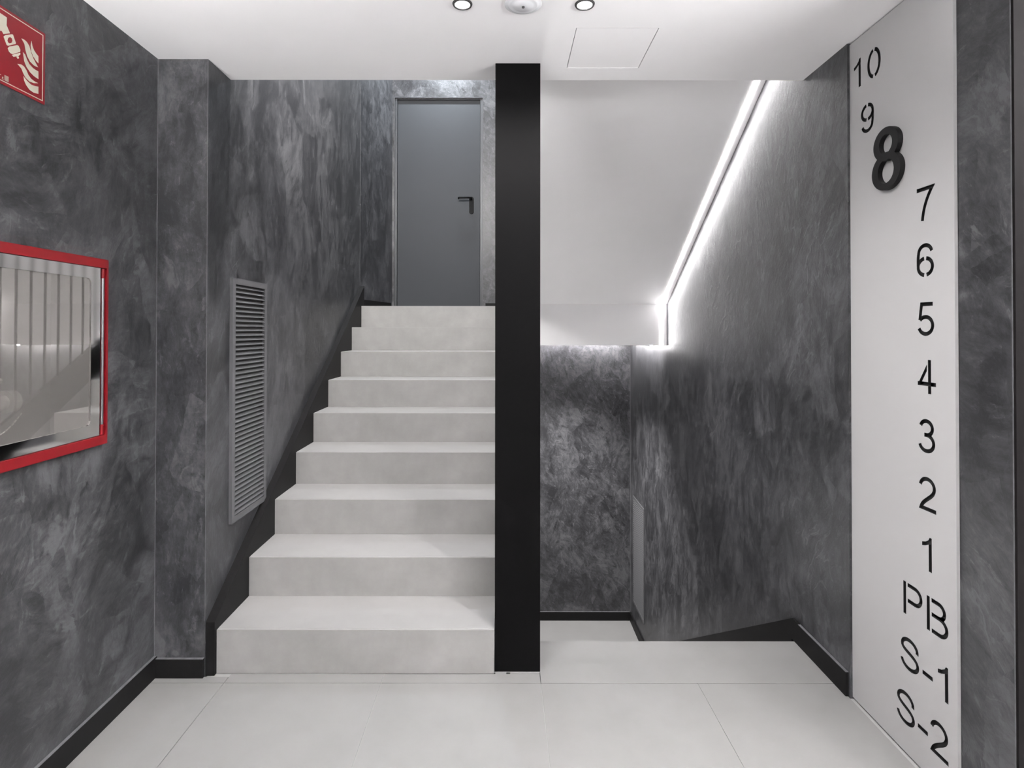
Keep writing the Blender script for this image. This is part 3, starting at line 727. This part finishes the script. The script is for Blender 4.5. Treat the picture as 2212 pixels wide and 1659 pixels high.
# raised figure 8
e8 = empty('raised_digit', (XP, 1.9985, 1.8565)); tag(e8, 'large raised black number 8 standing proud of the white directory panel', 'number')
e8.matrix_world = Matrix(((0, 0, -1, XP), (-1, 0, 0, 1.9985), (0, 1, 0, 1.8565), (0, 0, 0, 1)))
def eight_outline():
    h = 0.2125
    return h
h = 0.2125
def ringshape(bm, cx, cy, rxo, ryo, rxi, ryi, z0, z1, n=48):
    O = [[bm.verts.new((h*(cx+rx*math.cos(2*math.pi*i/n)), h*(cy+ry*math.sin(2*math.pi*i/n)), z)) for i in range(n)] for rx, ry in ((rxo, ryo), (rxi, ryi)) for z in (z0, z1)]
    o0, o1, i0_, i1 = O
    for a in range(n):
        b_ = (a+1) % n
        bm.faces.new((o1[a], o1[b_], i1[b_], i1[a])); bm.faces.new((o0[a], i0_[a], i0_[b_], o0[b_]))
        bm.faces.new((o0[a], o0[b_], o1[b_], o1[a])); bm.faces.new((i0_[a], i1[a], i1[b_], i0_[b_]))
def mk(fn):
    bm = bmesh.new(); fn(bm); bmesh.ops.recalc_face_normals(bm, faces=bm.faces)
    me = bpy.data.meshes.new('tmp'); bm.to_mesh(me); bm.free(); o = bpy.data.objects.new('tmp', me); C.objects.link(o); return o
A = mk(lambda bm: ringshape(bm, 0.34, 0.300, 0.338, 0.300, 0.190, 0.193, 0.0004, 0.017))
B = mk(lambda bm: ringshape(bm, 0.34, 0.733, 0.295, 0.267, 0.155, 0.155, 0.0004, 0.017))
md = A.modifiers.new('u', 'BOOLEAN'); md.operation = 'UNION'; md.solver = 'EXACT'; md.object = B
dg = bpy.context.evaluated_depsgraph_get(); res = bpy.data.meshes.new_from_object(A.evaluated_get(dg))
bpy.data.objects.remove(A, do_unlink=True); bpy.data.objects.remove(B, do_unlink=True)
res.materials.clear()
o = link('figure', res, EIGHTK, e8)

# ------------------------------------------------------------------ ceiling lights
def downlight(x, y, z, mat, label, group, watts, col=(1.0, 0.982, 0.972), r=0.0335, ri=0.0255, cone=150):
    t = empty('downlight', (x, y, z)); tag(t, label, 'ceiling light', group)
    bm = bmesh.new(); lathe(bm, [(ri, -0.0006), (ri, -0.0050), (ri+0.0006, -0.0055), (r-0.002, -0.0050), (r, -0.0006)], 40)
    finish(bm, 'trim_ring', RINGK, t, smooth=True)
    bm = bmesh.new(); lathe(bm, [(0, -0.0024), (ri-0.0006, -0.0024), (ri-0.0006, -0.0008), (0, -0.0008)], 40)
    finish(bm, 'lens', mat, t)
    ld = bpy.data.lights.new('downlight_beam', 'SPOT'); ld.energy = watts; ld.color = col
    ld.spot_size = math.radians(cone); ld.spot_blend = 1.0; ld.shadow_soft_size = 0.0
    lo = bpy.data.objects.new('downlight_beam', ld); C.objects.link(lo); lo.parent = t; lo.location = (0, 0, -0.0045)
G1 = 'lobby downlights'
downlight(-0.136, 1.887, ZC, LAMP, 'small round downlight with dark ring, left of the ceiling detector', G1, P_SPOT)
downlight(0.272, 1.889, ZC, LAMP, 'small round downlight with dark ring, right of the ceiling detector', G1, P_SPOT)
for i, (x, y) in enumerate([(-0.55, 0.5), (0.65, 0.5), (-0.55, -1.0), (0.65, -1.0), (1.9, 0.3), (1.9, -1.2)]):
    downlight(x, y, ZC, LAMP, 'added lobby fill downlight outside the picture, ' + ('above the camera to the left', 'above the camera to the right', 'behind the camera to the left', 'behind the camera to the right', 'in the side recess beside the camera', 'in the side recess behind the camera')[i], G1, P_SPOT)  # unseen downlights, added to brighten the lobby
G2 = 'stairwell downlights'
downlight(0.45, 5.0, ZBB, LAMP, 'added fill downlight under the landing over the lower landing', G2, P_LOWER, cone=115)  # unseen, added to brighten the lower landing and soffit
downlight(-0.60, 5.42, ZT, LAMPB, 'downlight high over the upper landing in front of the door', G2, P_STAIR, (0.86, 0.94, 1.0), 0.05, 0.04)
ul = empty('led_line', (-0.58, YCE, 3.3)); tag(ul, 'added fill light strip on the white wall above the lobby ceiling edge', 'light strip')  # unseen strip, added to light risers and door from the front
box('channel', ALU, (-0.56, 0.5, 0.0005, 0.012, -0.02, 0.02), ul)
box('diffuser', FILLU, (-0.55, 0.49, 0.0121, 0.018, -0.016, 0.016), ul)
# round detector between the downlights
dt = empty('ceiling_detector', (0.0665, 1.884, ZC)); tag(dt, 'round glossy white detector with a small centre stud on the ceiling', 'detector')
bm = bmesh.new(); lathe(bm, [(0.0, -0.0005), (0.062, -0.0005), (0.062, -0.003), (0.060, -0.004), (0.052, -0.0045), (0.050, -0.0075), (0.044, -0.0095), (0.036, -0.0085), (0.034, -0.0098), (0.012, -0.0115), (0.0, -0.0117)], 56)
finish(bm, 'cover', DETECT, dt, smooth=True)
bm = bmesh.new(); lathe(bm, [(0, -0.0118), (0.005, -0.0118), (0.0045, -0.0155), (0.002, -0.017), (0, -0.0172)], 16)
finish(bm, 'centre_stud', RINGK, dt, smooth=True)
# added linear fill uplights, unseen, on the lobby walls beside and behind the camera
def fill_uplight(loc, rz, length, label, dp=0.06):
    t = empty('fill_uplight', loc); t.rotation_euler = (0, 0, rz); tag(t, label, 'fill light', 'added linear fill uplights on the lobby walls')
    w = length/2
    boxes('housing', RINGK, [(-w, w, 0.0005, dp, -0.03, 0), (-w, w, dp-0.005, dp, 0, 0.012)], t)
    box('diffuser', WFILL, (-w+0.01, w-0.01, 0.008, dp-0.008, 0.0005, 0.008), t)
fill_uplight((0.6, YEND, 1.7), 0, 2.4, 'added linear fill uplight on the rear lobby wall')
fill_uplight((XLW, -0.1, 1.7), -math.pi/2, 1.5, 'added linear fill uplight on the left lobby wall beside the camera')
fill_uplight((2.6, -0.25, 1.7), math.pi/2, 2.2, 'added linear fill uplight on the far right lobby wall', 0.13)
